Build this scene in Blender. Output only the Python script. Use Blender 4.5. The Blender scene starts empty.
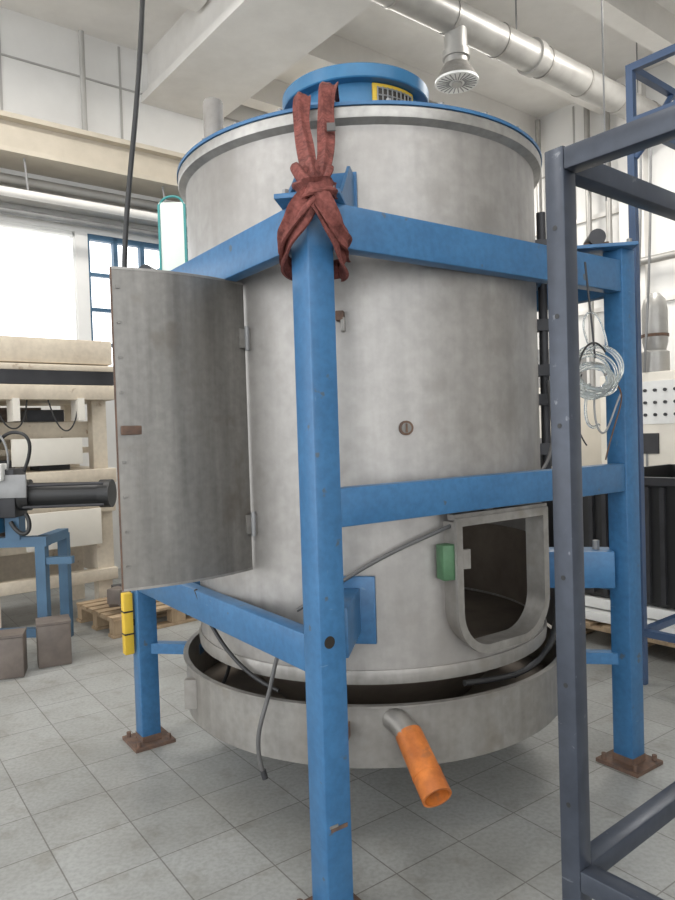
import bpy, bmesh, math, random
from mathutils import Vector, Matrix
random.seed(4)
C=bpy.context; D=bpy.data
sc=C.scene
sc.view_settings.view_transform='Standard'
sc.view_settings.look='None'
sc.view_settings.exposure=0.0

# ------------------------------------------------------------ materials
def mat(name, c1, c2=None, rough=.5, metal=0., scale=4., bump=0., stretch=(1,1,1), spots=None, spotamt=.62, spotscale=9., detail=6., spec=.5, fine=0., finescale=30., bdist=.01, streak=0., spotw=.06, scratch=None, rvar=0., grime=None):
    m=D.materials.new(name); m.use_nodes=True
    nt=m.node_tree; N=nt.nodes; L=nt.links
    b=N['Principled BSDF']
    b.inputs['Roughness'].default_value=rough; b.inputs['Metallic'].default_value=metal
    b.inputs['Specular IOR Level'].default_value=spec
    if c2 is None: c2=tuple(x*.85 for x in c1)
    tc=N.new('ShaderNodeTexCoord'); mp=N.new('ShaderNodeMapping'); mp.inputs['Scale'].default_value=stretch
    L.new(tc.outputs['Object'],mp.inputs['Vector'])
    n=N.new('ShaderNodeTexNoise'); n.inputs['Scale'].default_value=scale; n.inputs['Detail'].default_value=detail; n.inputs['Roughness'].default_value=.6
    L.new(mp.outputs[0],n.inputs['Vector'])
    r=N.new('ShaderNodeValToRGB'); r.color_ramp.elements[0].position=.32; r.color_ramp.elements[1].position=.68
    r.color_ramp.elements[0].color=(*c2,1); r.color_ramp.elements[1].color=(*c1,1)
    L.new(n.outputs['Fac'],r.inputs[0]); out=r.outputs[0]
    def mult(out,sc_,amt,st=(1,1,1),lo=.35,hi=.65):
        mp2=N.new('ShaderNodeMapping'); mp2.inputs['Scale'].default_value=st; L.new(tc.outputs['Object'],mp2.inputs['Vector'])
        nn=N.new('ShaderNodeTexNoise'); nn.inputs['Scale'].default_value=sc_; nn.inputs['Detail'].default_value=6; L.new(mp2.outputs[0],nn.inputs['Vector'])
        rr=N.new('ShaderNodeValToRGB'); rr.color_ramp.elements[0].position=lo; rr.color_ramp.elements[1].position=hi
        v=1-amt; rr.color_ramp.elements[0].color=(v,v,v,1); rr.color_ramp.elements[1].color=(1,1,1,1)
        L.new(nn.outputs['Fac'],rr.inputs[0])
        mx=N.new('ShaderNodeMix'); mx.data_type='RGBA'; mx.blend_type='MULTIPLY'; mx.inputs[0].default_value=1
        L.new(out,mx.inputs[6]); L.new(rr.outputs[0],mx.inputs[7]); return mx.outputs[2],nn
    if fine: out,_=mult(out,finescale,fine)
    if streak:
        out,_=mult(out,5.,streak,(4,4,.25))
    def blot(out,col,sc_,a,wd,st=(1,1,1)):
        mp3=N.new('ShaderNodeMapping'); mp3.inputs['Scale'].default_value=st; L.new(tc.outputs['Object'],mp3.inputs['Vector'])
        n2=N.new('ShaderNodeTexNoise'); n2.inputs['Scale'].default_value=sc_; n2.inputs['Detail'].default_value=8
        L.new(mp3.outputs[0],n2.inputs['Vector'])
        r2=N.new('ShaderNodeValToRGB'); r2.color_ramp.elements[0].position=a; r2.color_ramp.elements[1].position=a+wd
        L.new(n2.outputs['Fac'],r2.inputs[0])
        mx=N.new('ShaderNodeMix'); mx.data_type='RGBA'
        L.new(r2.outputs[0],mx.inputs[0]); L.new(out,mx.inputs[6]); mx.inputs[7].default_value=(*col,1)
        return mx.outputs[2]
    if spots: out=blot(out,spots,spotscale,spotamt,spotw)
    if grime: out=blot(out,grime,1.4,.52,.3,(1.5,1.5,.6)); out=blot(out,grime,7,.60,.2)
    if scratch: out=blot(out,scratch,9,.72,.02,(1,1,5)); out=blot(out,scratch,11,.73,.02,(5,5,.8))
    L.new(out,b.inputs['Base Color'])
    if rvar:
        mr=N.new('ShaderNodeMapRange'); mr.inputs[3].default_value=rough-rvar; mr.inputs[4].default_value=rough+rvar
        mr.inputs[1].default_value=.3; mr.inputs[2].default_value=.7
        L.new(n.outputs['Fac'],mr.inputs[0]); L.new(mr.outputs[0],b.inputs['Roughness'])
    if bump>0:
        bp=N.new('ShaderNodeBump'); bp.inputs['Strength'].default_value=bump; bp.inputs['Distance'].default_value=bdist
        L.new(n.outputs['Fac'],bp.inputs['Height']); L.new(bp.outputs[0],b.inputs['Normal'])
    return m
M={}
M['steel']=mat('stainless_sheet',(.42,.40,.378),(.335,.318,.30),rough=.45,metal=.6,scale=2.8,bump=.10,bdist=.02,stretch=(1,1,.7),spots=(.22,.205,.185),spotamt=.58,spotw=.25,spotscale=3.2,fine=.12,finescale=24,streak=.10,rvar=.05,grime=(.27,.25,.23))
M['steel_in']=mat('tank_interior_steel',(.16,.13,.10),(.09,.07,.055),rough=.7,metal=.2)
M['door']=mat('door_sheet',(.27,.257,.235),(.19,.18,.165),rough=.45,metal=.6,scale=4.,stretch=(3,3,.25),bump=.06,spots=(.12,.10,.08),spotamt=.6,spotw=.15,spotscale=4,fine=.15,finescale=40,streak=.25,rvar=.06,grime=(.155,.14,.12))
M['pan']=mat('pan_steel',(.37,.355,.33),(.28,.265,.245),rough=.46,metal=.55,scale=5.,spots=(.20,.175,.145),spotamt=.58,spotw=.2,spotscale=5,fine=.15,streak=.15,rvar=.05,grime=(.22,.20,.175))
M['rimsteel']=mat('rim_steel',(.42,.40,.375),(.31,.30,.28),rough=.4,metal=.6,scale=8,fine=.15)
M['blue']=mat('blue_paint',(.045,.155,.315),(.033,.125,.265),rough=.38,scale=5,spots=(.07,.095,.125),spotamt=.675,spotw=.04,spotscale=15,fine=.15,finescale=40,scratch=(.09,.18,.30))
M['bluelight']=mat('blue_paint_light',(.035,.165,.32),(.028,.135,.27),rough=.4,fine=.1)
M['rust']=mat('rusty_plate',(.15,.085,.055),(.08,.055,.045),rough=.85,scale=25,bump=.3)
M['orange']=mat('orange_pipe',(.72,.22,.04),(.42,.12,.025),rough=.5,scale=14,spots=(.35,.12,.04),spotamt=.56,spotscale=12,fine=.2)
M['hosein']=mat('pipe_inner',(.02,.015,.01))
M['sling']=mat('sling_webbing',(.28,.095,.08),(.14,.052,.046),rough=.95,scale=22,bump=.7,fine=.35,finescale=90,spec=.15)
M['rack']=mat('rack_paint',(.06,.07,.092),(.04,.047,.064),rough=.34,metal=.25,spots=(.16,.17,.19),spotamt=.69,spotscale=30,fine=.15,scratch=(.12,.13,.15))
M['rackblue']=mat('rack_paint_blue',(.045,.085,.17),(.035,.065,.13),rough=.4)
M['black']=mat('black_rubber',(.012,.012,.013),(.02,.02,.02),rough=.45)
M['grayc']=mat('gray_cable',(.12,.115,.11),(.08,.08,.08),rough=.5)
M['yellow']=mat('yellow_paint',(.72,.48,.04),(.55,.36,.03),rough=.5)
M['mesh']=mat('wire_mesh',(.35,.34,.32),(.2,.2,.2),metal=.5)
M['green']=mat('green_switch',(.08,.18,.09),(.055,.135,.065),rough=.5,fine=.2)
M['cream']=mat('cream_paint',(.68,.60,.48),(.57,.49,.39),rough=.5,spots=(.36,.27,.19),spotamt=.64,fine=.1)
M['creamlt']=mat('cream_light',(.74,.70,.62),(.67,.63,.56),rough=.5)
M['beigerail']=mat('beige_rail',(.56,.50,.41),(.48,.43,.35),rough=.6)
M['ventpipe']=mat('vent_pipe_grey',(.30,.28,.255),(.22,.2,.18),rough=.6,scale=12)
M['wall']=mat('wall_plaster',(.76,.75,.73),(.70,.69,.67),rough=.9,scale=2)
M['ceil']=mat('ceiling_concrete',(.78,.76,.73),(.71,.69,.66),rough=.9,scale=3)
M['beam']=mat('concrete_beam',(.74,.72,.69),(.66,.64,.61),rough=.9,scale=3)
M['seam']=mat('panel_seam',(.42,.41,.39),(.38,.37,.35),rough=.9)
M['duct']=mat('galvanised_duct',(.40,.39,.37),(.31,.30,.285),rough=.4,metal=.4)
M['white']=mat('white_plastic',(.8,.8,.78),(.7,.7,.68),rough=.4)
M['wood']=mat('pallet_wood',(.42,.31,.2),(.28,.2,.12),rough=.85,scale=6,stretch=(1,6,1))
M['brown']=mat('brown_steel_block',(.165,.135,.115),(.11,.09,.078),rough=.55,scale=8)
M['dark']=mat('dark_metal',(.05,.05,.055),(.03,.03,.033),rough=.5,metal=.3)
M['grey']=mat('grey_metal',(.30,.30,.30),(.2,.2,.2),rough=.5,metal=.3)
M['shelfblue']=mat('shelf_blue',(.06,.135,.22),(.045,.10,.17),rough=.5)
M['teal']=mat('teal_paint',(.03,.22,.22),(.02,.18,.18),rough=.5)
M['tealpane']=mat('tinted_guard',(.60,.66,.62),(.54,.60,.56),rough=.3)
m=D.materials.new('clear_hose'); m.use_nodes=True; b=m.node_tree.nodes['Principled BSDF']
b.inputs['Base Color'].default_value=(.88,.91,.9,1); b.inputs['Roughness'].default_value=.06; b.inputs['Transmission Weight'].default_value=.9; b.inputs['IOR'].default_value=1.35
M['clear']=m

def floormat():
    m=D.materials.new('floor_tiles'); m.use_nodes=True; nt=m.node_tree; N=nt.nodes; L=nt.links; b=N['Principled BSDF']
    tc=N.new('ShaderNodeTexCoord'); mp=N.new('ShaderNodeMapping'); mp.inputs['Rotation'].default_value=(0,0,-math.radians(36))
    L.new(tc.outputs['Object'],mp.inputs[0])
    br=N.new('ShaderNodeTexBrick'); br.offset=0; br.squash=1
    br.inputs['Scale'].default_value=1; br.inputs['Brick Width'].default_value=.30; br.inputs['Row Height'].default_value=.30
    br.inputs['Mortar Size'].default_value=.0028; br.inputs['Mortar Smooth'].default_value=.3; br.inputs['Bias'].default_value=0
    br.inputs['Color1'].default_value=(.345,.35,.34,1); br.inputs['Color2'].default_value=(.305,.31,.30,1); br.inputs['Mortar'].default_value=(.155,.15,.14,1)
    L.new(mp.outputs[0],br.inputs['Vector'])
    def nz(s,lo,hi,c):
        n=N.new('ShaderNodeTexNoise'); n.inputs['Scale'].default_value=s; n.inputs['Detail'].default_value=8; L.new(tc.outputs['Object'],n.inputs['Vector'])
        r=N.new('ShaderNodeValToRGB'); r.color_ramp.elements[0].color=(*c,1); r.color_ramp.elements[0].position=lo; r.color_ramp.elements[1].color=(1,1,1,1); r.color_ramp.elements[1].position=hi
        L.new(n.outputs[0],r.inputs[0]); return r.outputs[0]
    out=br.outputs[0]
    for o_ in (nz(1.6,.3,.62,(.74,.72,.69)),nz(60,.35,.6,(.84,.84,.83)),nz(7,.28,.45,(.80,.78,.74))):
        mx=N.new('ShaderNodeMix'); mx.data_type='RGBA'; mx.blend_type='MULTIPLY'; mx.inputs[0].default_value=1
        L.new(out,mx.inputs[6]); L.new(o_,mx.inputs[7]); out=mx.outputs[2]
    L.new(out,b.inputs['Base Color'])
    b.inputs['Roughness'].default_value=.42
    return m
M['floor']=floormat()

# ------------------------------------------------------------ helpers
def empty(name,loc=(0,0,0)):
    e=D.objects.new(name,None); e.location=loc; e.empty_display_size=.1; C.collection.objects.link(e); return e
def fin(o,parent):
    if parent is not None:
        o.parent=parent; o.matrix_parent_inverse=Matrix.Translation(parent.location).inverted()
    return o
def frombm(name,bm,mt,parent=None,smooth=False,bev=0,recalc=True):
    if recalc: bmesh.ops.recalc_face_normals(bm,faces=bm.faces)
    if bev>0: bmesh.ops.bevel(bm,geom=bm.edges[:],offset=bev,segments=2,affect='EDGES',profile=.5)
    if smooth:
        for f in bm.faces: f.smooth=True
        for e in bm.edges:
            if len(e.link_faces)==2 and e.calc_face_angle(0)>math.radians(32): e.smooth=False
    me=D.meshes.new(name); bm.to_mesh(me); bm.free()
    me.materials.append(M[mt] if isinstance(mt,str) else mt)
    o=D.objects.new(name,me); C.collection.objects.link(o); return fin(o,parent)
def addbox(bm,c,s,rz=0,rot=None):
    mt=Matrix.Translation(c)@(rot if rot is not None else Matrix.Rotation(rz,4,'Z'))@Matrix.Diagonal((s[0],s[1],s[2],1))
    bmesh.ops.create_cube(bm,size=1,matrix=mt)
def box(name,c,s,mt,parent=None,rz=0,bev=0,rot=None):
    bm=bmesh.new(); addbox(bm,c,s,rz,rot); return frombm(name,bm,mt,parent,bev=bev,smooth=bev>0)
def boxes(name,lst,mt,parent=None,rz=0,bev=0):
    bm=bmesh.new()
    for c,s in lst: addbox(bm,c,s,rz)
    return frombm(name,bm,mt,parent,bev=bev,smooth=bev>0)
def lathe(name,prof,cx,cy,mt,parent=None,seg=128,closed=True,a0=0,a1=360,cap=True):
    bm=bmesh.new(); full=abs(a1-a0)>=359.9
    n=seg if full else seg+1; rings=[]
    for i in range(n):
        a=math.radians(a0+(a1-a0)*i/seg)
        rings.append([bm.verts.new((cx+r*math.sin(a),cy-r*math.cos(a),z)) for r,z in prof])
    k=len(prof)
    for i in range(seg):
        A=rings[i];B=rings[(i+1)%n]
        for j in range(k if closed else k-1):
            j2=(j+1)%k
            bm.faces.new((A[j],B[j],B[j2],A[j2]))
    if not full and closed and cap:
        bm.faces.new(rings[0]); bm.faces.new(rings[-1][::-1])
    bmesh.ops.remove_doubles(bm,verts=bm.verts,dist=1e-5)
    return frombm(name,bm,mt,parent,smooth=True)
def disc(name,r,z0,z1,cx,cy,mt,parent=None,seg=96):
    bm=bmesh.new()
    bmesh.ops.create_cone(bm,cap_ends=True,segments=seg,radius1=r,radius2=r,depth=z1-z0,matrix=Matrix.Translation((cx,cy,(z0+z1)/2)))
    return frombm(name,bm,mt,parent,smooth=True)
def rod(name,p,q,r,mt,parent=None,seg=24,r2=None,hollow=0):
    p=Vector(p);q=Vector(q);d=q-p
    mtx=Matrix.Translation((p+q)/2)@d.to_track_quat('Z','Y').to_matrix().to_4x4()
    bm=bmesh.new()
    if not hollow:
        bmesh.ops.create_cone(bm,cap_ends=True,segments=seg,radius1=r,radius2=r2 or r,depth=d.length,matrix=mtx)
    else:
        h=d.length/2; R2=r2 or r
        rings=[]
        for i in range(seg):
            a=2*math.pi*i/seg
            rings.append([bm.verts.new(mtx@Vector((rr*math.cos(a),rr*math.sin(a),z))) for rr,z in ((r,-h),(R2,h),(R2-hollow,h),(r-hollow,-h))])
        for i in range(seg):
            A=rings[i];B=rings[(i+1)%seg]
            for j in range(4): bm.faces.new((A[j],B[j],B[(j+1)%4],A[(j+1)%4]))
    return frombm(name,bm,mt,parent,smooth=True)
def tube(name,pts,r,mt,parent=None,cyc=False):
    cu=D.curves.new(name,'CURVE'); cu.dimensions='3D'; cu.bevel_depth=r; cu.bevel_resolution=4; cu.resolution_u=8; cu.use_fill_caps=True
    sp=cu.splines.new('NURBS'); sp.points.add(len(pts)-1)
    for i,p in enumerate(pts): sp.points[i].co=(*p,1)
    sp.use_endpoint_u=not cyc; sp.use_cyclic_u=cyc; sp.order_u=4 if len(pts)>3 else len(pts)
    o=D.objects.new(name+'_crv',cu); C.collection.objects.link(o)
    dg=C.evaluated_depsgraph_get(); me=D.meshes.new_from_object(o.evaluated_get(dg))
    D.objects.remove(o); me.name=name
    me.materials.clear(); me.materials.append(M[mt])
    for p in me.polygons: p.use_smooth=True
    ob=D.objects.new(name,me); C.collection.objects.link(ob); return fin(ob,parent)
def boolean(o,cutters):
    for c in cutters:
        md=o.modifiers.new('b','BOOLEAN'); md.operation='DIFFERENCE'; md.object=c; md.solver='EXACT'
    dg=C.evaluated_depsgraph_get(); me=D.meshes.new_from_object(o.evaluated_get(dg))
    o.modifiers.clear(); o.data=me
    for c in cutters: D.objects.remove(c)

# ------------------------------------------------------------ room  (s along U, t along V)
RA=math.radians(38)
U=Vector((math.cos(RA),math.sin(RA),0)); V=Vector((-math.sin(RA),math.cos(RA),0))
def R(s,t,z): return U*s+V*t+Vector((0,0,z))
box('floor',R(2,1,-.05),(20,20,.1),'floor',rz=RA)
CZ=6.1; TB=8.0; SR=9.0
boxes('ceiling',[(R(1.5,2,CZ+.1),(15.4,12.4,.2))],'ceil',rz=RA)
boxes('wall_back',[(R(1.5,TB+.1,1.1),(15.4,.2,2.2)),(R(1.5,TB+.1,(3.85+CZ)/2),(15.4,.2,CZ-3.85)),
  (R(2.68,TB+.1,3.02),(.14,.2,1.66)),(R(6.9,TB+.1,3.02),(4.4,.2,1.66)),(R(-5.4,TB+.1,3.02),(1.4,.2,1.66))],'wall',rz=RA)
boxes('wall_right',[(R(SR+.1,2,CZ/2),(.2,12.4,CZ))],'wall',rz=RA)
boxes('added_wall_front',[(R(5.5,-4.1,CZ/2),(7.2,.2,CZ))],'wall',rz=RA)  # unseen partial wall, added so the sky light comes from the left
boxes('trim_1',[(R(SR-.06,t,CZ/2),(.12,.35,CZ)) for t in (7.6,4.9,2.2)]+[(R(SR-.02,2,3.1),(.05,12,.06)),(R(SR-.02,2,4.4),(.05,12,.06))],'beam',rz=RA)
boxes('trim_2',[(R(s,TB-.005,5.45),(.025,.012,1.25)) for s in (.6,1.9,3.2,4.5,5.8)]+[(R(1.5,TB-.005,5.6),(15,.012,.02))],'seam',rz=RA)
boxes('trim_3',[(R(SR-.005,t,4.9),(.012,.025,2.3)) for t in (3.2,4.1,5.8,6.7)]+[(R(SR-.005,2,5.2),(.012,12,.02))],'seam',rz=RA)
def window(name,s0,s1,z0,z1,n,mt,hz=()):
    l=[(R((s0+s1)/2,TB+.05,z0+.03),(s1-s0,.08,.06)),(R((s0+s1)/2,TB+.05,z1-.03),(s1-s0,.08,.06))]
    for i in range(n+1):
        s=s0+(s1-s0)*i/n; l.append((R(s,TB+.05,(z0+z1)/2),(.05,.08,z1-z0)))
    for z in hz: l.append((R((s0+s1)/2,TB+.05,z),(s1-s0,.06,.04)))
    boxes(name,l,mt,rz=RA)
window('window_1',-4.7,2.61,2.2,3.85,3,'white')
window('window_2',2.75,4.7,2.2,3.85,6,'shelfblue',(2.6,3.0,3.4))
boxes('ceiling_main_beam',[(R(3.95,2,5.8),(.8,12,.6)),(R(3.95,2,5.54),(1.0,12,.09))],'beam',rz=RA)
boxes('ceiling_joists',[(R(6.65,t,5.93),(4.6,.22,.34)) for t in [x*1.25-3.5 for x in range(10)]]+[(R(-1.2,t,6.0),(9.4,.22,.2)) for t in [x*1.25-3.5 for x in range(9)]],'ceil',rz=RA)
boxes('crane_rail_beam',[(R(1.5,TB-.2,4.60),(15,.4,.30)),(R(1.5,TB-.25,4.77),(15,.5,.05)),(R(1.5,TB-.25,4.43),(15,.5,.05))],'beigerail',rz=RA)
e=empty('wall_conduit_pipes',R(2,TB-.15,4.1))
rod('pipe_1',R(-5,TB-.15,4.25),R(8.5,TB-.15,4.25),.05,'duct',e)
rod('pipe_2',R(-5,TB-.15,4.08),R(8.5,TB-.15,4.08),.075,'duct',e)
rod('pipe_3',R(-5,TB-.1,3.93),R(8.5,TB-.1,3.93),.035,'grey',e)
rod('pipe_4',R(-5,TB-.5,4.0),R(8.5,TB-.5,4.0),.045,'beam',e)
for s in (-1,.5,2,3.5,5): rod('pipe_hanger',R(s,TB-.5,4.0),R(s,TB-.4,4.4),.012,'grey',e,8)
rod('riser',R(2.7,TB-.2,4.84),R(2.7,TB-.2,6.0),.03,'seam',e)
e=empty('ventilation_duct',(1.7,6.9,5.2))
p0=Vector((1.2,6.5,5.25)); 
rod('main_duct',p0-U*4,p0+U*6.1,.15,'duct',e,32)
for i in range(14):
    q=p0+U*(-3.6+i*.7); rod('duct_seam_%d'%i,q,q+U*.03,.158,'rimsteel',e,32)
rod('duct_clamp',p0+U*1.1,p0+U*1.2,.175,'duct',e,32)
rod('drop',p0,p0-Vector((0,0,.42)),.105,'duct',e,32)
rod('drop_collar',p0-Vector((0,0,.3)),p0-Vector((0,0,.36)),.125,'duct',e,32)
rod('diffuser',p0-Vector((0,0,.42)),p0-Vector((0,0,.56)),.12,'rimsteel',e,32,r2=.20)
rod('diffuser_face',p0-Vector((0,0,.56)),p0-Vector((0,0,.58)),.20,'white',e,32)
for i in range(24):
    a=i*math.pi/12; d=Vector((math.cos(a),math.sin(a),0)); q=p0-Vector((0,0,.582)); rod('vane_%d'%i,q+d*.07,q+d*.18,.005,'grey',e,6)
rod('diffuser_hub',p0-Vector((0,0,.57)),p0-Vector((0,0,.60)),.05,'duct',e,16)
for i,s in enumerate((.9,3.2)):
    q=p0+U*s; rod('hanger_%d'%i,q,Vector((q.x,q.y,6.1)),.008,'grey',e,8)
e=empty('ceiling_drop_rod',R(5.4,3.2,5))
rod('rod',(2.35,6.0,3.4),(2.35,6.0,6.1),.008,'grey',e,8); rod('anchor',(2.35,6.0,6.04),(2.35,6.0,6.1),.03,'grey',e,12)

# ------------------------------------------------------------ blue frame
P0=Vector((-.058,2.14,0)); FA=math.radians(35.3)
A=Vector((math.cos(FA),math.sin(FA),0)); B=Vector((-math.sin(FA),math.cos(FA),0))
def F(p,q,z): return P0+A*p+B*q+Vector((0,0,z))
S=1.6; W=.095
TC=F(S/2,S/2,0); cx,cy=TC.x,TC.y
fr=empty('blue_steel_support_frame',(cx,cy,0))
for i,(p,q,h) in enumerate(((0,0,2.2),(S,0,2.25),(0,S,2.25),(S,S,2.25))):
    box('post_%d'%i,F(p,q,h/2+.006),(W,W,h-.012),'blue',fr,rz=FA,bev=.006)
    box('foot_%d'%i,F(p,q,.008),(.2,.2,.016),'rust',fr,rz=FA)
    box('foot_splash_%d'%i,F(p,q,.03),(W+.003,W+.003,.03),'rust',fr,rz=FA)
    for sx in (-.075,.075):
        for sy in (-.075,.075): rod('foot_bolt_%d'%i,F(p+sx,q+sy,.01),F(p+sx,q+sy,.04),.011,'rust',fr,8)
g=W/2
def beamA(q,z0,z1,nm,th=.06):
    box(nm,F(S/2,q,(z0+z1)/2),(S-W,th,z1-z0),'blue',fr,rz=FA,bev=.005)
def beamB(p,z0,z1,nm,th=.06):
    box(nm,F(p,S/2,(z0+z1)/2),(th,S-W,z1-z0),'blue',fr,rz=FA,bev=.005)
o=.012
beamA(-o,2.065,2.20,'top_beam_1'); beamA(S+o,2.065,2.20,'top_beam_2'); beamB(-o,2.065,2.20,'top_beam_3'); beamB(S+o,2.065,2.20,'top_beam_4')
beamA(-o,1.21,1.33,'mid_beam_1'); beamB(-o,.76,.88,'low_beam_1'); beamB(S+o,.76,.88,'low_beam_2'); beamA(S+o,1.21,1.33,'mid_beam_2')
rod('post_hole',F(-.014,-g-.001,.87),F(-.014,-g+.01,.87),.019,'hosein',fr,20)
box('post_patch',F(0,-g-.001,.30),(.06,.003,.012),'rust',fr,rz=FA)
box('post_patch_2',F(-.02,-g-.001,.31),(.03,.003,.008),'pan',fr,rz=FA)
for i,(p,q) in enumerate(((0,0),(S,0),(0,S),(S,S))):
    c=F(p,q,0); d=(Vector((cx,cy,0))-c).normalized(); ang=math.atan2(d.y,d.x); n=Vector((-d.y,d.x,0))
    zt=2.2 if i==0 else 2.25
    box('top_bracket_plate_%d'%i,c+d*.13+Vector((0,0,zt+.008)),(.38,.2,.016),'blue',fr,rz=ang,bev=.003)
    if i==0:
        box('top_bracket_back_%d'%i,c+d*.33+Vector((0,0,zt+.10)),(.016,.2,.2),'blue',fr,rz=ang)
        for sgn in (-1,1):
            bm=bmesh.new(); w=n*(.085*sgn)
            P=[c+d*.02+w+Vector((0,0,zt+.016)),c+d*.32+w+Vector((0,0,zt+.016)),c+d*.32+w+Vector((0,0,zt+.19)),c+d*.24+w+Vector((0,0,zt+.19))]
            v0=[bm.verts.new(x+n*.005) for x in P]; v1=[bm.verts.new(x-n*.005) for x in P]
            bm.faces.new(v0); bm.faces.new(v1[::-1])
            for k in range(4): bm.faces.new((v0[k],v0[(k+1)%4],v1[(k+1)%4],v1[k]))
            frombm('gusset_%d'%i,bm,'blue',fr)
    else:
        box('top_bracket_back_%d'%i,c+d*.34+Vector((0,0,zt-.06)),(.016,.2,.14),'blue',fr,rz=ang)
        rod('load_cell_%d'%i,c+d*.10+n*-.06+Vector((0,0,zt+.05)),c+d*.10+n*.08+Vector((0,0,zt+.05)),.035,'dark',fr,20)
        box('load_cell_foot_%d'%i,c+d*.10+Vector((0,0,zt+.022)),(.1,.12,.02),'rust',fr,rz=ang)
    for sx in (-.03,.2):
        for sy in (-.07,.07): rod('bracket_bolt',c+d*sx+n*sy+Vector((0,0,zt+.016)),c+d*sx+n*sy+Vector((0,0,zt+.034)),.011,'grey',fr,6)
    zl=.87
    box('low_bracket_%d'%i,c+d*.20+Vector((0,0,zl)),(.29,.13,.16),'blue',fr,rz=ang,bev=.004)
    box('low_bracket_pad_%d'%i,c+d*.345+Vector((0,0,zl)),(.02,.24,.24),'blue',fr,rz=ang,bev=.004)
    box('pan_bracket_%d'%i,c+d*.165+Vector((0,0,.47)),(.26,.05,.05),'blue' if i else 'rust',fr,rz=ang)
    rod('low_bracket_bolt_%d'%i,c+d*.12+Vector((0,0,zl+.08)),c+d*.12+Vector((0,0,zl+.12)),.015,'grey',fr,6)

# ------------------------------------------------------------ tank
tk=empty('stainless_mixing_tank',(cx,cy,.3))
Rb=.778
body=lathe('body',[(Rb,.62),(Rb,2.60),(Rb-.01,2.60),(Rb-.01,.62)],cx,cy,'steel',tk,seg=160)
def pol(phi,r,z):
    a=math.radians(phi); return Vector((cx+r*math.sin(a),cy-r*math.cos(a),z))
hp=35.5; hd=Vector((math.sin(math.radians(hp)),-math.cos(math.radians(hp)),0)); he=Vector((math.cos(math.radians(hp)),math.sin(math.radians(hp)),0))
HW=.47; HZ0=.70; HZ1=1.17
def outline(off,rb=.15,n=10):
    w=HW/2+off; z0=HZ0-off; z1=HZ1+off; rb=rb+off
    pts=[(-w,z1),(-w,z0+rb)]
    for i in range(1,n+1):
        a=math.pi+math.pi/2*i/n; pts.append((-w+rb+rb*math.cos(a),z0+rb+rb*math.sin(a)))
    for i in range(0,n+1):
        a=1.5*math.pi+math.pi/2*i/n; pts.append((w-rb+rb*math.cos(a),z0+rb+rb*math.sin(a)))
    pts.append((w,z1)); return pts
def H(x,z,r): return Vector((cx,cy,0))+hd*r+he*x+Vector((0,0,z))
def ringext(name,oo,oi,r0,r1,mt):
    bm=bmesh.new(); a=outline(oo); b_=outline(oi)
    L=[[bm.verts.new(H(x,z,r)) for x,z in pp] for pp,r in ((a,r0),(a,r1),(b_,r1),(b_,r0))]
    n=len(a)
    for k in range(4):
        X=L[k];Y=L[(k+1)%4]
        for i in range(n): bm.faces.new((X[i],X[(i+1)%n],Y[(i+1)%n],Y[i]))
    return frombm(name,bm,mt,tk,smooth=True)
bm=bmesh.new(); a=outline(-.004); f0=[bm.verts.new(H(x,z,.55)) for x,z in a]; f1=[bm.verts.new(H(x,z,1.)) for x,z in a]
bm.faces.new(f0); bm.faces.new(f1[::-1])
for i in range(len(a)): bm.faces.new((f0[i],f0[(i+1)%len(a)],f1[(i+1)%len(a)],f1[i]))
cut1=frombm('cut1',bm,'steel')
dphi0,dphi1=-38.5,-75
cut2=lathe('cut2',[(.7,1.04),(.85,1.04),(.85,2.03),(.7,2.03)],cx,cy,'steel',None,seg=30,a0=dphi1,a1=dphi0)
boolean(body,[cut1,cut2])
for p in body.data.polygons: p.use_smooth=True
bmm=bmesh.new(); bmm.from_mesh(body.data)
for ed in bmm.edges:
    if len(ed.link_faces)==2 and ed.calc_face_angle(0)>.5: ed.smooth=False
bmm.to_mesh(body.data); bmm.free()
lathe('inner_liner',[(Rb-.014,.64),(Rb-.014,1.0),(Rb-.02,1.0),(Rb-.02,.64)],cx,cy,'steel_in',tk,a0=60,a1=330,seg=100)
ringext('hatch_collar',.0,-.012,.735,.822,'pan')
ringext('hatch_flange',.016,-.014,.812,.824,'pan')
box('hatch_hinge_bar',H(-.0,HZ1+.020,.80),(HW+.04,.03,.02),'pan',tk,rz=math.radians(hp))
box('safety_switch',pol(18.,.815,1.03),(.075,.06,.125),'green',tk,rz=math.radians(18),bev=.006)
box('switch_plate',pol(21.,.80,1.03),(.10,.015,.07),'pan',tk,rz=math.radians(20))
lathe('door_frame',[(Rb,1.02),(Rb+.004,1.02),(Rb+.004,1.04),(Rb,1.04)],cx,cy,'pan',tk,seg=30,a0=dphi1,a1=dphi0)
lathe('bottom_band',[(Rb-.01,.60),(Rb+.008,.60),(Rb+.012,.635),(Rb+.006,.65),(Rb-.01,.65)],cx,cy,'pan',tk)
disc('bottom_plate',Rb-.005,.612,.625,cx,cy,'steel_in',tk)
lathe('top_rim',[(Rb,2.575),(Rb+.02,2.585),(Rb+.03,2.59),(Rb+.033,2.60),(Rb+.033,2.625),(Rb+.028,2.63),(Rb,2.63)],cx,cy,'rimsteel',tk)
disc('lid',Rb+.037,2.63,2.642,cx,cy,'blue',tk,128)
rn=.285
lathe('inlet_neck',[(rn,2.642),(rn,3.0),(rn-.01,3.0),(rn-.01,2.642)],cx,cy,'bluelight',tk)
lathe('inlet_flange',[(rn,2.965),(rn+.046,2.965),(rn+.05,2.97),(rn+.05,3.02),(rn+.045,3.025),(rn-.01,3.025),(rn-.01,2.965)],cx,cy,'bluelight',tk)
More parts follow.
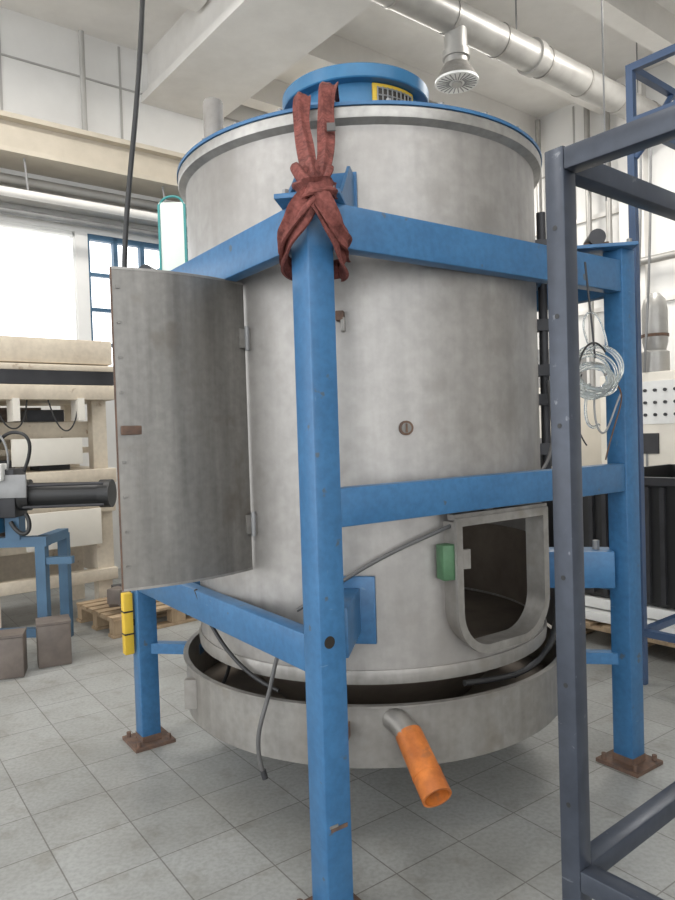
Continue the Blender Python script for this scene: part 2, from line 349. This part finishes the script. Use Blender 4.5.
lathe('guard_frame',[(rn,2.77),(rn+.012,2.77),(rn+.012,2.96),(rn,2.96)],cx,cy,'yellow',tk,seg=20,a0=12,a1=55)
lathe('guard_mesh_back',[(rn+.011,2.79),(rn+.014,2.79),(rn+.014,2.945),(rn+.011,2.945)],cx,cy,'hosein',tk,seg=20,a0=16,a1=51)
for k in range(9):
    ph=16+35*k/8; rod('guard_wire_v',pol(ph,rn+.016,2.79),pol(ph,rn+.016,2.945),.0035,'mesh',tk,6)
for k in range(6):
    z=2.795+.145*k/5; tube('guard_wire_h',[pol(16+35*j/8,rn+.016,z) for j in range(9)],.003,'mesh',tk)
boxes('lid_stiffener',[((cx,cy+.55,2.70),(1.0,.06,.1)),((cx+.45,cy-.1,2.69),(.06,.7,.08)),((cx-.45,cy-.1,2.69),(.06,.5,.08))],'blue',tk)
box('strap_lug',(cx-.18,cy-.42,2.72),(.12,.14,.15),'blue',tk,bev=.006)
rod('vent_pipe',(-.53,3.3,2.642),(-.53,3.3,3.05),.046,'ventpipe',tk,24); rod('vent_cap',(-.53,3.3,3.03),(-.53,3.3,3.06),.043,'ventpipe',tk,24)
for k in range(10): 
    q=pol(-50+k*14,Rb+.020,2.642); rod('lid_bolt',q,q+Vector((0,0,.012)),.01,'grey',tk,6)
Rp=.85
lathe('base_pan',[(Rp,.33),(Rp,.54),(Rp+.012,.545),(Rp+.012,.551),(Rp-.01,.551),(Rp-.01,.34),(.001,.34),(.001,.33)],cx,cy,'pan',tk)
disc('pan_inside',Rp-.012,.341,.346,cx,cy,'steel_in',tk)
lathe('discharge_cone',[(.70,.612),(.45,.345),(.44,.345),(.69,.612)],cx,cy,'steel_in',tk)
boxes('pan_clamp',[(pol(-62,Rp+.015,.45),(.05,.03,.12))],'pan',tk)
s0=pol(2,Rp-.02,.50); s1=Vector((.215,2.35,.462)); s2=Vector((.279,2.17,.345))
tube('drain_stub',[s0,s0+(s1-s0)*.4+Vector((0,0,.012)),s1+Vector((-.01,.02,.02)),s1+(s2-s1)*.15],.043,'pan',tk)
rod('drain_hose',s1-(s2-s1)*.05,s2,.047,'orange',tk,32,r2=.050,hollow=.008)
rod('drain_hose_inner',s1,s1+(s2-s1)*.5,.04,'hosein',tk,24)
rod('hose_clamp',s1+(s2-s1)*.62,s1+(s2-s1)*.66,.0505,'orange',tk,32)
rod('round_plug',pol(8.3,Rb-.002,1.51),pol(8.3,Rb+.008,1.51),.026,'rust',tk,24); rod('round_plug_face',pol(8.3,Rb+.006,1.51),pol(8.3,Rb+.011,1.51),.018,'door',tk,24)
box('plug_bar',pol(8.3,Rb+.013,1.51),(.006,.006,.03),'rust',tk,rz=math.radians(8))
box('small_lug',pol(-7.9,Rb+.015,1.91),(.03,.03,.035),'rust',tk,rz=math.radians(-8),bev=.004)
box('small_lug2',pol(-7.2,Rb+.015,1.88),(.015,.03,.05),'pan',tk,rz=math.radians(-8),bev=.003)
rod('standpipe',pol(82,Rb+.035,1.25),pol(82,Rb+.035,2.45),.02,'dark',tk,16)
for z in (1.4,1.62,1.75,1.95,2.3): box('pipe_clip',pol(82,Rb+.03,z),(.07,.07,.05),'dark',tk,rz=math.radians(82))
# open curved access door
hx=Vector((-.332,2.615,0)); fx=Vector((-.725,2.30,0))
ch=(fx-hx); cl=ch.length; cd=ch.normalized(); nn=Vector((-cd.y,cd.x,0)); 
if nn.y>0: nn=-nn
Rd=.80; sag=Rd-math.sqrt(Rd*Rd-cl*cl/4)
cc=(hx+fx)/2-nn*(Rd-sag)
half=math.asin(cl/2/Rd)
def doorstrip(name,t0,t1,z0,z1,ro,ri,mt,n=24):
    bm=bmesh.new(); rows=[]
    for i in range(n+1):
        t=t0+(t1-t0)*i/n; dirv=nn*math.cos(t)+cd*math.sin(t)
        rows.append([bm.verts.new(cc+dirv*r+Vector((0,0,z))) for r,z in ((ro,z0),(ro,z1),(ri,z1),(ri,z0))])
    for i in range(n):
        X=rows[i];Y=rows[i+1]
        for j in range(4): bm.faces.new((X[j],Y[j],Y[(j+1)%4],X[(j+1)%4]))
    bm.faces.new(rows[0]); bm.faces.new(rows[-1][::-1])
    return frombm(name,bm,mt,tk,smooth=True)
z0,z1=1.0,2.065
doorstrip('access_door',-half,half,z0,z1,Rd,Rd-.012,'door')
doorstrip('door_edge_top',-half,half,z1-.006,z1+.002,Rd+.0015,Rd-.03,'pan')
doorstrip('door_edge_bottom',-half,half,z0-.002,z0+.006,Rd+.0015,Rd-.03,'pan')
doorstrip('door_edge_side',half-.006,half,z0,z1,Rd+.0015,Rd-.03,'rust',2)
da=math.atan2(cd.y,cd.x)
for z in (1.86,1.17):
    rod('hinge_barrel',hx+Vector((.010,-.010,z-.045)),hx+Vector((.010,-.010,z+.045)),.009,'grey',tk,16)
    box('hinge_leaf_body',pol(-35.6,Rb+.004,z),(.028,.008,.075),'pan',tk,rz=math.radians(-35))
    box('hinge_leaf_door',hx+cd*.014+nn*.010+Vector((0,0,z)),(.03,.006,.07),'pan',tk,rz=da+.15)
box('door_latch',fx-cd*.045+nn*.018+Vector((0,0,1.53)),(.07,.010,.03),'rust',tk,rz=da,bev=.003)
for i in range(9): box('door_tack',fx-cd*.022+nn*.008+Vector((0,0,1.08+.115*i)),(.014,.005,.008),'pan',tk,rz=da)
tube('sensor_cable',[(-.16,2.45,.88),(-.05,2.44,.95),(.137,2.452,1.06),(.32,2.46,1.13),(.47,2.515,1.185),(.62,2.60,1.22),(.80,2.78,1.30),(.90,2.93,1.385),(.93,3.0,1.5),(.94,3.1,1.7)],.007,'grayc',tk)
tube('hanging_cable',[(-.19,2.50,.80),(-.24,2.52,.72),(-.26,2.49,.62),(-.28,2.42,.55),(-.315,2.42,.45),(-.31,2.43,.36),(-.295,2.43,.31)],.008,'grayc',tk)
rod('cable_plug',(-.297,2.43,.325),(-.29,2.43,.295),.011,'dark',tk,12)
tube('pan_cable_1',[pol(22,.80,.58),pol(35,.815,.565),pol(48,.81,.555),pol(60,.80,.57),pol(72,.82,.60),pol(80,.84,.70),pol(84,.85,.9)],.011,'black',tk)
tube('pan_cable_2',[pol(40,.80,.555),pol(55,.82,.58),pol(65,.80,.555),pol(78,.82,.56)],.009,'black',tk)
tube('post_cable',[F(.05,1.45,.85),F(.02,1.2,.80),F(.1,1.05,.65),F(.2,.95,.55),pol(-55,.80,.45)],.008,'black',tk)
tube('side_cable_left',[pol(-60,.84,.88),pol(-50,.83,.70),pol(-40,.82,.60),pol(-28,.80,.56)],.008,'black',tk)

# ------------------------------------------------------------ sling (soft, bunched webbing)
sl=empty('lifting_sling',(-.05,2.1,2.2))
def ribbon(name,pts,th=.008,seed=0):
    rnd=random.Random(seed)
    P=[Vector(p[0]) for p in pts]; Nn=[Vector(p[1]).normalized() for p in pts]; Wd=[Vector((p[2],0,0)) for p in pts]
    def cr(L,i,t):
        a=L[max(i-1,0)];b=L[i];c=L[i+1];d=L[min(i+2,len(L)-1)]
        return .5*((2*b)+(c-a)*t+(2*a-5*b+4*c-d)*t*t+(3*b-a-3*c+d)*t**3)
    Q=[];NQ=[];WQ=[]
    K=10
    for i in range(len(P)-1):
        for k in range(K): Q.append(cr(P,i,k/K)); NQ.append(cr(Nn,i,k/K).normalized()); WQ.append(cr(Wd,i,k/K).x)
    Q.append(P[-1]); NQ.append(Nn[-1]); WQ.append(Wd[-1].x)
    ph=[rnd.uniform(0,6) for _ in range(4)]
    bm=bmesh.new(); rows=[]; xs=[-1+2*j/10 for j in range(11)]
    for i,q in enumerate(Q):
        t=(Q[min(i+1,len(Q)-1)]-Q[max(i-1,0)]).normalized(); n=NQ[i]; wd=t.cross(n).normalized(); n=wd.cross(t)
        w=WQ[i]*(1+.06*math.sin(i*.35+ph[0])); bunch=max(0,(.066-w)/.066)
        def hgt(x): return (.003+.02*bunch)*math.sin(x*3.3+ph[1]+i*.06)+.0025*math.sin(x*7+ph[2]+i*.21)+.003*math.sin(i*.5+ph[3])
        off=wd*(.003*math.sin(i*.22+ph[3]))
        rows.append([bm.verts.new(q+off+wd*(w/2*x)+n*(hgt(x))) for x in xs]+[bm.verts.new(q+off+wd*(w/2*x)+n*(th+hgt(x))) for x in reversed(xs)])
    for i in range(len(rows)-1):
        X=rows[i];Y=rows[i+1]; k=len(X)
        for j in range(k): bm.faces.new((X[j],Y[j],Y[(j+1)%k],X[(j+1)%k]))
    bm.faces.new(rows[0]); bm.faces.new(rows[-1][::-1])
    return frombm(name,bm,'sling',sl,smooth=True)
up=(0,-.1,1); fw=(0,-1,.35); fr_=(0,-1,0)
ribbon('strand_a',[((.03,2.88,2.78),up,.06),((.015,2.62,2.76),up,.06),((.008,2.44,2.695),(0,-.6,.8),.06),((.0,2.40,2.60),fw,.058),((-.008,2.28,2.44),fw,.055),((-.018,2.13,2.30),fw,.052),((-.04,2.04,2.19),fr_,.054),((-.085,2.035,2.125),(-.5,-.8,0),.062),((-.128,2.10,2.065),(-.9,-.3,0),.066),((-.135,2.18,2.02),(-.8,.6,0),.062),((-.08,2.225,2.01),(0,1,0),.055),((.02,2.19,2.01),(.8,.6,0),.055)],seed=1)
ribbon('strand_b',[((-.09,2.75,2.69),up,.055),((-.09,2.58,2.68),up,.055),((-.085,2.435,2.662),(0,-.6,.8),.055),((-.085,2.395,2.58),fw,.058),((-.075,2.27,2.43),fw,.055),((-.06,2.11,2.28),fw,.052),((-.04,2.03,2.19),fr_,.054),((-.008,2.03,2.125),(.3,-.9,0),.06),((.022,2.09,2.06),(.8,-.6,0),.064),((.03,2.16,2.01),(.9,.2,0),.058),((.02,2.21,2.0),(.6,.8,0),.055)],seed=2)
ribbon('strand_c',[((-.01,2.11,2.29),fw,.045),((-.03,2.04,2.22),fw,.045),((-.08,2.02,2.15),(-.3,-1,0),.052),((-.125,2.06,2.10),(-.8,-.6,0),.055),((-.15,2.14,2.06),(-1,0,0),.055),((-.14,2.22,2.04),(-.5,1,0),.05)],seed=3)
ribbon('strand_d',[((-.09,2.12,2.30),fw,.045),((-.06,2.04,2.23),fw,.045),((-.015,2.01,2.155),fr_,.052),((.022,2.05,2.10),(.6,-.8,0),.055),((.045,2.12,2.07),(1,-.2,0),.055),((.04,2.2,2.05),(.8,.8,0),.05)],seed=4)
ribbon('choker',[((-.10,2.13,2.225),(-1,-.2,0),.055),((-.085,2.05,2.205),(-.6,-.8,0),.055),((-.04,2.012,2.20),fr_,.05),((.0,2.04,2.21),(.6,-.8,0),.05),((.018,2.11,2.225),(1,-.2,0),.05)],seed=5)
box('sling_label',(.012,2.29,2.49),(.028,.004,.05),'grayc',sl,rot=Matrix.Rotation(-.7,4,'X'))

# ------------------------------------------------------------ dark rack in the foreground
A2=math.radians(39); a2=Vector((math.cos(A2),math.sin(A2),0)); b2=Vector((math.sin(A2),-math.cos(A2),0))
rk=empty('dark_steel_rack',(.9,1.6,0)); K=Vector((.53,1.62,0)); tw=.05
ex=.95; ey=.85
def K_(p,q,z): return K+a2*p+b2*q+Vector((0,0,z))
for i,(p,q) in enumerate(((0,0),(ex,0),(0,ey),(ex,ey))):
    box('upright_%d'%i,K_(p,q,1.065),(tw,tw,2.13),'rack',rk,rz=A2,bev=.004)
    box('pad_%d'%i,K_(p,q,.006),(.09,.09,.012),'rack',rk,rz=A2)
for j,z in enumerate((2.10,.45)):
    for q in (0,ey): box('rail_a_%d'%j,K_(ex/2,q,z),(ex-tw,tw,.05),'rack',rk,rz=A2,bev=.004)
    for p in (0,ex): box('rail_b_%d'%j,K_(p,ey/2,z),(tw,ey-tw,.05),'rack',rk,rz=A2,bev=.004)
for z in (.62,.9,1.15,1.5,1.75,1.95): rod('bolt_hole',K_(-.026,-.0,z),K_(-.0255,0,z),.006,'black',rk,10)
rk2=empty('dark_steel_rack.001',(2,3.9,0)); K2=Vector((1.72,4.0,0))
def Kb(p,q,z): return K2+a2*p+b2*q+Vector((0,0,z))
for i,(p,q) in enumerate(((0,0),(.8,0),(0,1.0),(.8,1.0))):
    box('upright_%d'%i,Kb(p,q,1.76),(.04,.04,3.52),'rackblue',rk2,rz=A2)
for z in (3.5,3.2,.3):
    for q in (0,1.0): box('rail_a',Kb(.4,q,z),(.76,.04,.04),'rackblue',rk2,rz=A2)
    for p in (0,.8): box('rail_b',Kb(p,.5,z),(.04,.96,.04),'rackblue',rk2,rz=A2)
rod('brace_1',Kb(0,.02,3.0),Kb(0,.55,3.5),.018,'rackblue',rk2,8); rod('brace_2',Kb(.02,0,3.0),Kb(.5,0,3.5),.018,'rackblue',rk2,8)

# ------------------------------------------------------------ hose coil on hook
hc=empty('clear_hose_coil',(1.03,2.74,1.7))
for k in range(9):
    pts=[]; tilt=(k-4)*.2; c=Vector((1.01+random.uniform(-.022,.022),2.745+.008*(k-4),1.70+random.uniform(-.035,.035))); rr=.085+random.uniform(-.022,.016)
    for j in range(14):
        a=2*math.pi*j/14; v=Vector((rr*math.cos(a),rr*math.sin(a)*math.sin(.4+tilt)*.6,rr*math.sin(a)*math.cos(tilt))); pts.append(c+v)
    tube('loop_%d'%k,pts,.007,'clear',hc,True)
tube('hook',[(1.005,2.79,2.13),(1.0,2.785,2.16),(1.0,2.77,2.10),(1.005,2.76,2.0),(1.01,2.75,1.9),(1.02,2.75,1.76)],.004,'dark',hc)
tube('loose_wire_1',[(1.02,2.76,1.77),(.96,2.74,1.87),(.98,2.74,1.97),(1.05,2.75,1.93),(1.07,2.75,1.8)],.004,'clear',hc)
tube('loose_wire_2',[(1.02,2.76,1.64),(1.0,2.74,1.52),(1.05,2.75,1.40),(1.09,2.76,1.55),(1.13,2.78,1.62)],.004,'grey',hc)
tube('loose_wire_3',[(1.0,2.76,1.66),(.95,2.72,1.56),(.97,2.73,1.46),(1.03,2.75,1.5)],.006,'clear',hc)
tube('loose_wire_4',[(.97,2.76,1.70),(.93,2.74,1.62),(.92,2.74,1.5),(.98,2.75,1.42)],.003,'dark',hc)
tube('loose_wire_5',[(1.06,2.76,1.70),(1.12,2.77,1.66),(1.15,2.78,1.6),(1.10,2.78,1.5),(1.06,2.77,1.36)],.003,'rust',hc)
tube('loose_wire_6',[(1.05,2.72,1.78),(1.0,2.71,1.86),(.95,2.72,1.80),(.94,2.72,1.70)],.004,'black',hc)

# ------------------------------------------------------------ hanging cable and yellow safety edge
hcab=empty('hanging_power_cable',(-.9,3.2,3))
tube('cable',[(-.72,3.25,6.1),(-.76,3.22,4.6),(-.80,3.2,3.5),(-.87,3.2,2.9),(-.95,3.2,2.35),(-.97,3.28,1.9),(-1.02,3.36,1.2),(-1.03,3.4,.78)],.012,'black',hcab)
rod('ceiling_gland',(-.72,3.25,6.02),(-.72,3.25,6.1),.04,'dark',hcab,12)
ye=empty('yellow_light_curtain',(-1.04,3.40,.6))
box('housing',(-1.055,3.41,.60),(.045,.045,.30),'yellow',ye,rz=FA,bev=.004)
boxes('black_bands',[((-1.055,3.41,z),(.047,.047,.008)) for z in (.55,.66)],'black',ye,rz=FA)
box('clip',(-1.03,3.44,.60),(.06,.03,.03),'dark',ye,rz=FA)

# ------------------------------------------------------------ background left
mc=empty('cream_sheet_metal_machine',(-2.6,6,0))
Mo=Vector((-1.9,6.0,0))
def Q(s,t,z): return Mo-U*s+V*t+Vector((0,0,z))
L_=3.0
boxes('top_slab',[(Q(L_/2,.5,2.24),(L_,1.0,.2)),(Q(L_/2,.45,2.10),(L_,1.0,.05))],'cream',mc,rz=RA,bev=.008)
box('dark_gap',Q(L_/2,.45,2.02),(L_,.98,.11),'dark',mc,rz=RA)
boxes('crossbeams',[(Q(L_/2,.48,1.90),(L_,1.05,.12)),(Q(L_/2,.3,1.60),(L_,.10,.14)),(Q(L_/2,.45,1.2),(L_,.9,.12)),(Q(L_/2,.1,.95),(L_,.1,.12)),(Q(L_/2,.2,.65),(L_,.1,.10)),(Q(L_/2,.1,.35),(L_,.1,.10)),(Q(L_/2,.6,1.42),(L_,.5,.05))],'cream',mc,rz=RA,bev=.006)
boxes('uprights',[(Q(s,t,1.0),(.12,.12,2.0)) for s in (.1,1.0,1.9,2.8) for t in (.15,.9)],'cream',mc,rz=RA)
boxes('angled_brackets',[(Q(s,.02,1.76),(.05,.2,.18)) for s in (.3,.8,1.3,1.6)],'creamlt',mc,rz=RA)
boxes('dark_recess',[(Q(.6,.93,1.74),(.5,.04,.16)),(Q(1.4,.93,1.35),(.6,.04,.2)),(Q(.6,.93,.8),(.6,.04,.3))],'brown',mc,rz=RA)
boxes('table_items',[(Q(.45,.35,1.30),(.25,.3,.08)),(Q(.85,.3,1.31),(.18,.2,.1)),(Q(.5,.35,1.72),(.3,.25,.1))],'dark',mc,rz=RA,bev=.006)
boxes('white_covers',[(Q(.55,.03,1.42),(.55,.03,.22)),(Q(.45,.0,.78),(.6,.03,.3)),(Q(1.3,.0,.78),(.5,.03,.34))],'creamlt',mc,rz=RA,bev=.004)
box('back_panel',Q(L_/2,1.0,.9),(L_,.04,1.4),'cream',mc,rz=RA)
box('side_panel',Q(.03,.55,.75),(.03,.9,.9),'cream',mc,rz=RA)
for k in range(3):
    s=.3+.4*k; tube('wiring_%d'%k,[Q(s,.0,1.85),Q(s+.03,-.04,1.65),Q(s+.12,-.04,1.52+.05*k),Q(s+.2,-.02,1.66),Q(s+.24,0,1.84)],.006,'black',mc)
pn=empty('pneumatic_cylinder_stand',(-2.1,4.9,0))
rod('cylinder_barrel',(-2.20,4.95,1.13),(-1.66,5.0,1.12),.085,'black',pn,32)
rod('cylinder_cap',(-1.70,5.0,1.12),(-1.62,5.0,1.12),.10,'black',pn,32); rod('cylinder_flange',(-2.25,4.94,1.13),(-2.18,4.95,1.13),.11,'black',pn,32)
rod('tie_1',(-2.2,4.86,1.2),(-1.65,4.9,1.2),.01,'dark',pn,10); rod('tie_2',(-2.2,4.86,1.05),(-1.65,4.9,1.05),.01,'dark',pn,10)
box('clamp_body',(-2.32,4.95,1.15),(.14,.2,.34),'dark',pn,bev=.01); box('blue_cap',(-2.42,4.93,1.02),(.1,.2,.3),'bluelight',pn,bev=.01)
box('clamp_plate',(-2.26,4.84,1.2),(.2,.02,.16),'grey',pn,bev=.004); box('valve_block',(-2.38,4.84,1.30),(.14,.1,.12),'white',pn,bev=.006)
boxes('stand_legs',[((-2.12,4.95,.4),(.07,.07,.8)),((-2.6,4.95,.4),(.07,.07,.8)),((-2.12,5.35,.4),(.07,.07,.8)),((-2.35,4.95,.80),(.56,.08,.07)),((-2.12,5.15,.80),(.08,.4,.07)),((-2.35,4.95,.15),(.56,.06,.06)),((-2.3,4.95,.90),(.1,.1,.16)),((-2.0,4.95,.66),(.2,.05,.05))],'shelfblue',pn)
tube('air_hose_1',[(-2.2,4.9,1.3),(-2.1,4.88,1.5),(-2.2,4.86,1.62),(-2.38,4.88,1.55),(-2.45,4.9,1.3)],.012,'black',pn)
tube('air_hose_2',[(-2.2,4.9,1.0),(-2.12,4.86,.9),(-2.2,4.86,.78),(-2.3,4.88,.95)],.015,'black',pn)
tube('air_hose_3',[(-2.3,4.86,1.3),(-2.25,4.84,1.45),(-2.32,4.84,1.62),(-2.45,4.86,1.6)],.008,'grey',pn)
for i,(c,s,r) in enumerate((((-2.17,4.50,.13),(.20,.18,.26),.3),((-1.97,4.73,.14),(.21,.20,.28),.45))):
    e=empty('brown_steel_channel_block' if i==0 else 'brown_steel_channel_block.001',(c[0],c[1],0))
    box('block',c,s,'brown',e,rz=r,bev=.008); box('lip',(c[0],c[1],s[2]+.008),(s[0]*1.02,s[1]*1.02,.014),'brown',e,rz=r)
def pallet(name,c,rz,l=1.1,w=.8,z=0):
    e=empty(name,c); rm=Matrix.Rotation(rz,4,'Z'); bm=bmesh.new()
    for k in range(3):
        for j in (-1,0,1): addbox(bm,Vector(c)+rm@Vector((j*(l/2-.07),(k-1)*(w/2-.05),z+.07)),(.12,.09,.09),rz)
        addbox(bm,Vector(c)+rm@Vector((0,(k-1)*(w/2-.05),z+.012)),(l,.1,.022),rz)
    for j in (-1,0,1): addbox(bm,Vector(c)+rm@Vector((j*(l/2-.07),0,z+.125)),(.12,w,.02),rz)
    for k in range(6): addbox(bm,Vector(c)+rm@Vector((0,-w/2+.055+k*(w-.11)/5,z+.146)),(l,.09,.02),rz)
    frombm('boards',bm,'wood',e); return e
PC=Vector((-1.56,5.88,0))
pallet('wooden_pallet',PC,RA+.05,1.1,.75)
e=empty('machine_parts_pile',PC+Vector((0,0,.16)))
rm=Matrix.Rotation(RA,3,'Z')
for k in range(46):
    c=PC+rm@Vector((random.uniform(-.42,.35),random.uniform(-.25,.25),0))
    if k%2:
        hh=random.uniform(.04,.12); c.z=.158+hh/2+(.07 if k>24 else 0)
        box('part_%d'%k,c,(random.uniform(.05,.18),random.uniform(.04,.12),hh),random.choice(['dark','grey','brown','black']),e,rz=random.uniform(0,3),bev=.004)
    else:
        r_=random.uniform(.015,.04); c.z=.16+r_+(.07 if k>24 else 0); rod('part_%d'%k,c,c+Vector((random.uniform(-.15,.15),random.uniform(-.1,.1),.03)),r_,random.choice(['dark','grey','black']),e,14)
sh=empty('blue_storage_shelf',R(4,7.3,0))
boxes('shelf_posts',[(R(s,t,1.7),(.05,.05,3.4)) for s in (3.3,4.3,5.3) for t in (7.0,7.6)],'shelfblue',sh,rz=RA)
boxes('shelf_decks',[(R(4.3,7.3,z),(2.05,.65,.05)) for z in (.3,1.2,2.3,2.8,3.35)],'shelfblue',sh,rz=RA)
boxes('shelf_boxes',[(R(3.5+.35*i,7.3,2.3+.18),(.28,.4,.3)) for i in range(5)],'grey',sh,rz=RA)
gm=empty('green_machine_guard',(-1.5,6.9,0)); gx0,gx1=-1.67,-1.42
box('pane',((gx0+gx1)/2,6.9,3.46),(gx1-gx0,.02,.68),'tealpane',gm)
boxes('guard_frame',[((gx0,6.9,1.9),(.022,.04,3.76)),((gx1,6.9,1.9),(.022,.04,3.76)),(((gx0+gx1)/2,6.9,3.12),(gx1-gx0,.04,.03))],'teal',gm)
tube('guard_arch',[(gx0,6.9,3.72),(gx0,6.9,3.78),(gx0+.04,6.9,3.86),(gx1-.04,6.9,3.87),(gx1,6.9,3.78),(gx1,6.9,3.72)],.012,'teal',gm)

# ------------------------------------------------------------ background right
cb=empty('control_cabinet',(3.6,6.4,0))
cc0=Vector((3.0,7.0,0))-V*.9+U*.25
box('housing',cc0+Vector((0,0,1.0)),(.5,2.6,2.0),'creamlt',cb,rz=RA,bev=.01)
box('upper_housing',cc0+U*.05-V*.4+Vector((0,0,2.12)),(.4,1.6,.24),'white',cb,rz=RA,bev=.01)
fc=cc0-U*.25
box('panel_plate',fc-U*.004+V*.25+Vector((0,0,1.70)),(.012,1.7,.42),'white',cb,rz=RA)
for r_ in range(3):
    for k in range(16):
        q=fc+V*(1.0-.1*k)+Vector((0,0,1.82-.12*r_)); rod('knob',q,q-U*.03,.016,'dark',cb,10)
boxes('door_seam',[(fc-U*.003+V*x+Vector((0,0,.75)),(.01,.02,1.3)) for x in (.8,.1,-.6)],'grey',cb,rz=RA)
boxes('display',[(fc-U*.01+V*.1+Vector((0,0,1.38)),(.02,.5,.1)),(fc-U*.01+V*.8+Vector((0,0,1.3)),(.02,.25,.2))],'dark',cb,rz=RA)
for k in range(3): tube('cabinet_cable_%d'%k,[fc-U*.02+V*(1.0-.1*k)+Vector((0,0,2.0)),fc-U*.08+V*(.95-.1*k)+Vector((0,0,2.3)),fc-U*.05+V*(.9-.1*k)+Vector((0,0,2.9)),fc+V*(.9-.1*k)+Vector((0,0,4.2))],.012,'grey',cb)
pv=empty('small_pressure_vessel',(3.19,6.98,2.1)); vx,vy=3.19,6.98
lathe('shell',[(.001,2.002),(.13,2.002),(.13,2.2),(.10,2.22),(.12,2.3),(.12,2.62),(.10,2.72),(.05,2.78),(.001,2.79)],vx,vy,'duct',pv,seg=32,closed=False)
lathe('band',[(.12,2.35),(.128,2.35),(.128,2.38),(.12,2.38)],vx,vy,'rust',pv,seg=32)
bt=empty('black_storage_tub',(2.45,5.1,0)); tcn=Vector((2.45,5.1,0))
boxes('walls',[(tcn-U*.73+Vector((0,0,.74)),(.04,.84,.82)),(tcn+U*.73+Vector((0,0,.74)),(.04,.84,.82)),(tcn-V*.4+Vector((0,0,.74)),(1.46,.04,.82)),(tcn+V*.4+Vector((0,0,.74)),(1.46,.04,.82)),(tcn+Vector((0,0,.35)),(1.46,.8,.04))],'black',bt,rz=RA)
boxes('ribs',[(tcn-U*.76+V*x+Vector((0,0,.72)),(.03,.03,.74)) for x in (-.4,-.3,-.2,-.1,0,.1,.2,.3,.4)]+[(tcn-V*.43+U*x+Vector((0,0,.72)),(.03,.03,.74)) for x in (-.6,-.45,-.3,-.15,0,.15,.3,.45,.6)]+[(tcn-U*.76+Vector((0,0,1.13)),(.05,.9,.05))],'dark',bt,rz=RA)
pallet('wooden_pallet.001',(2.4,5.0,0),RA,1.5,1.0)
e=empty('white_slab_stack',(2.4,5.0,.16)); boxes('slabs',[(Vector((2.42,5.02,.20)),(1.5,1.0,.06)),(Vector((2.42,5.05,.28)),(1.42,.9,.07))],'white',e,rz=RA,bev=.006)
gb=empty('dark_machine_base',(1.45,5.5,0))
box('block',(1.45,5.5,.55),(.7,.6,1.1),'dark',gb,rz=RA,bev=.02); box('top',(1.45,5.5,1.12),(.75,.65,.05),'grey',gb,rz=RA); rod('motor',(1.35,5.3,1.28),(1.6,5.5,1.28),.13,'dark',gb,24)
wb=empty('light_grey_machine',(2.2,7.6,0))
box('cabinet',(2.35,7.9,.95),(1.2,.8,1.9),'creamlt',wb,rz=RA,bev=.02); box('hood',(2.35,7.9,2.1),(.8,.6,.45),'grey',wb,rz=RA,bev=.03)
boxes('front_panels',[(Vector((2.1,7.45,1.4)),(.4,.02,.5)),(Vector((2.1,7.45,.7)),(.4,.02,.6))],'grey',wb,rz=RA)
wp=empty('wall_pipes_right',R(8.8,4,3))
for t in (5.2,5.5,6.3): rod('pipe',R(8.85,t,0),R(8.85,t,6),.04,'duct',wp,12)
rod('pipe_h',R(8.8,-3,3.6),R(8.8,7.9,3.6),.05,'duct',wp,12)

# ------------------------------------------------------------ lights
w=D.worlds.new('sky'); sc.world=w; w.use_nodes=True
bg=w.node_tree.nodes['Background']; bg.inputs[0].default_value=(.95,.975,1,1); bg.inputs[1].default_value=3.0
def fill_lamp(name,s,t,p,sz=(2.4,.5),z=5.6):  # added fill: ceiling area light under an invented fixture, brightens the hall
    e=empty(name,R(s,t,z))
    boxes('fill_fixture_body',[(R(s,t,z+.05),(sz[0],sz[1],.08))],'white',e,rz=RA)
    l=D.lights.new('fill_area_light','AREA'); l.shape='RECTANGLE'; l.size=sz[0]*.95; l.size_y=sz[1]*.9; l.energy=p; l.color=(1,.97,.92)
    o=D.objects.new('fill_area_light',l); o.location=R(s,t,z); o.rotation_euler=(0,0,RA); C.collection.objects.link(o); fin(o,e)
fill_lamp('added_ceiling_fill',0,0,50); fill_lamp('added_ceiling_fill.001',-2,3,60); fill_lamp('added_ceiling_fill.002',6.6,3.1,160); fill_lamp('added_ceiling_fill.003',1.5,5.4,120); fill_lamp('added_ceiling_fill.004',3,-2,50); fill_lamp('added_ceiling_fill.005',6.6,6.6,140)

# ------------------------------------------------------------ camera
cam=D.cameras.new('camera'); co=D.objects.new('camera',cam); C.collection.objects.link(co)
cam.sensor_fit='VERTICAL'; cam.sensor_height=36; cam.lens=28
co.matrix_world=Matrix.Translation((0,0,1.5))@Matrix.Rotation(math.radians(90-1.4),4,'X')@Matrix.Rotation(math.radians(-1.8),4,'Z')
sc.camera=co
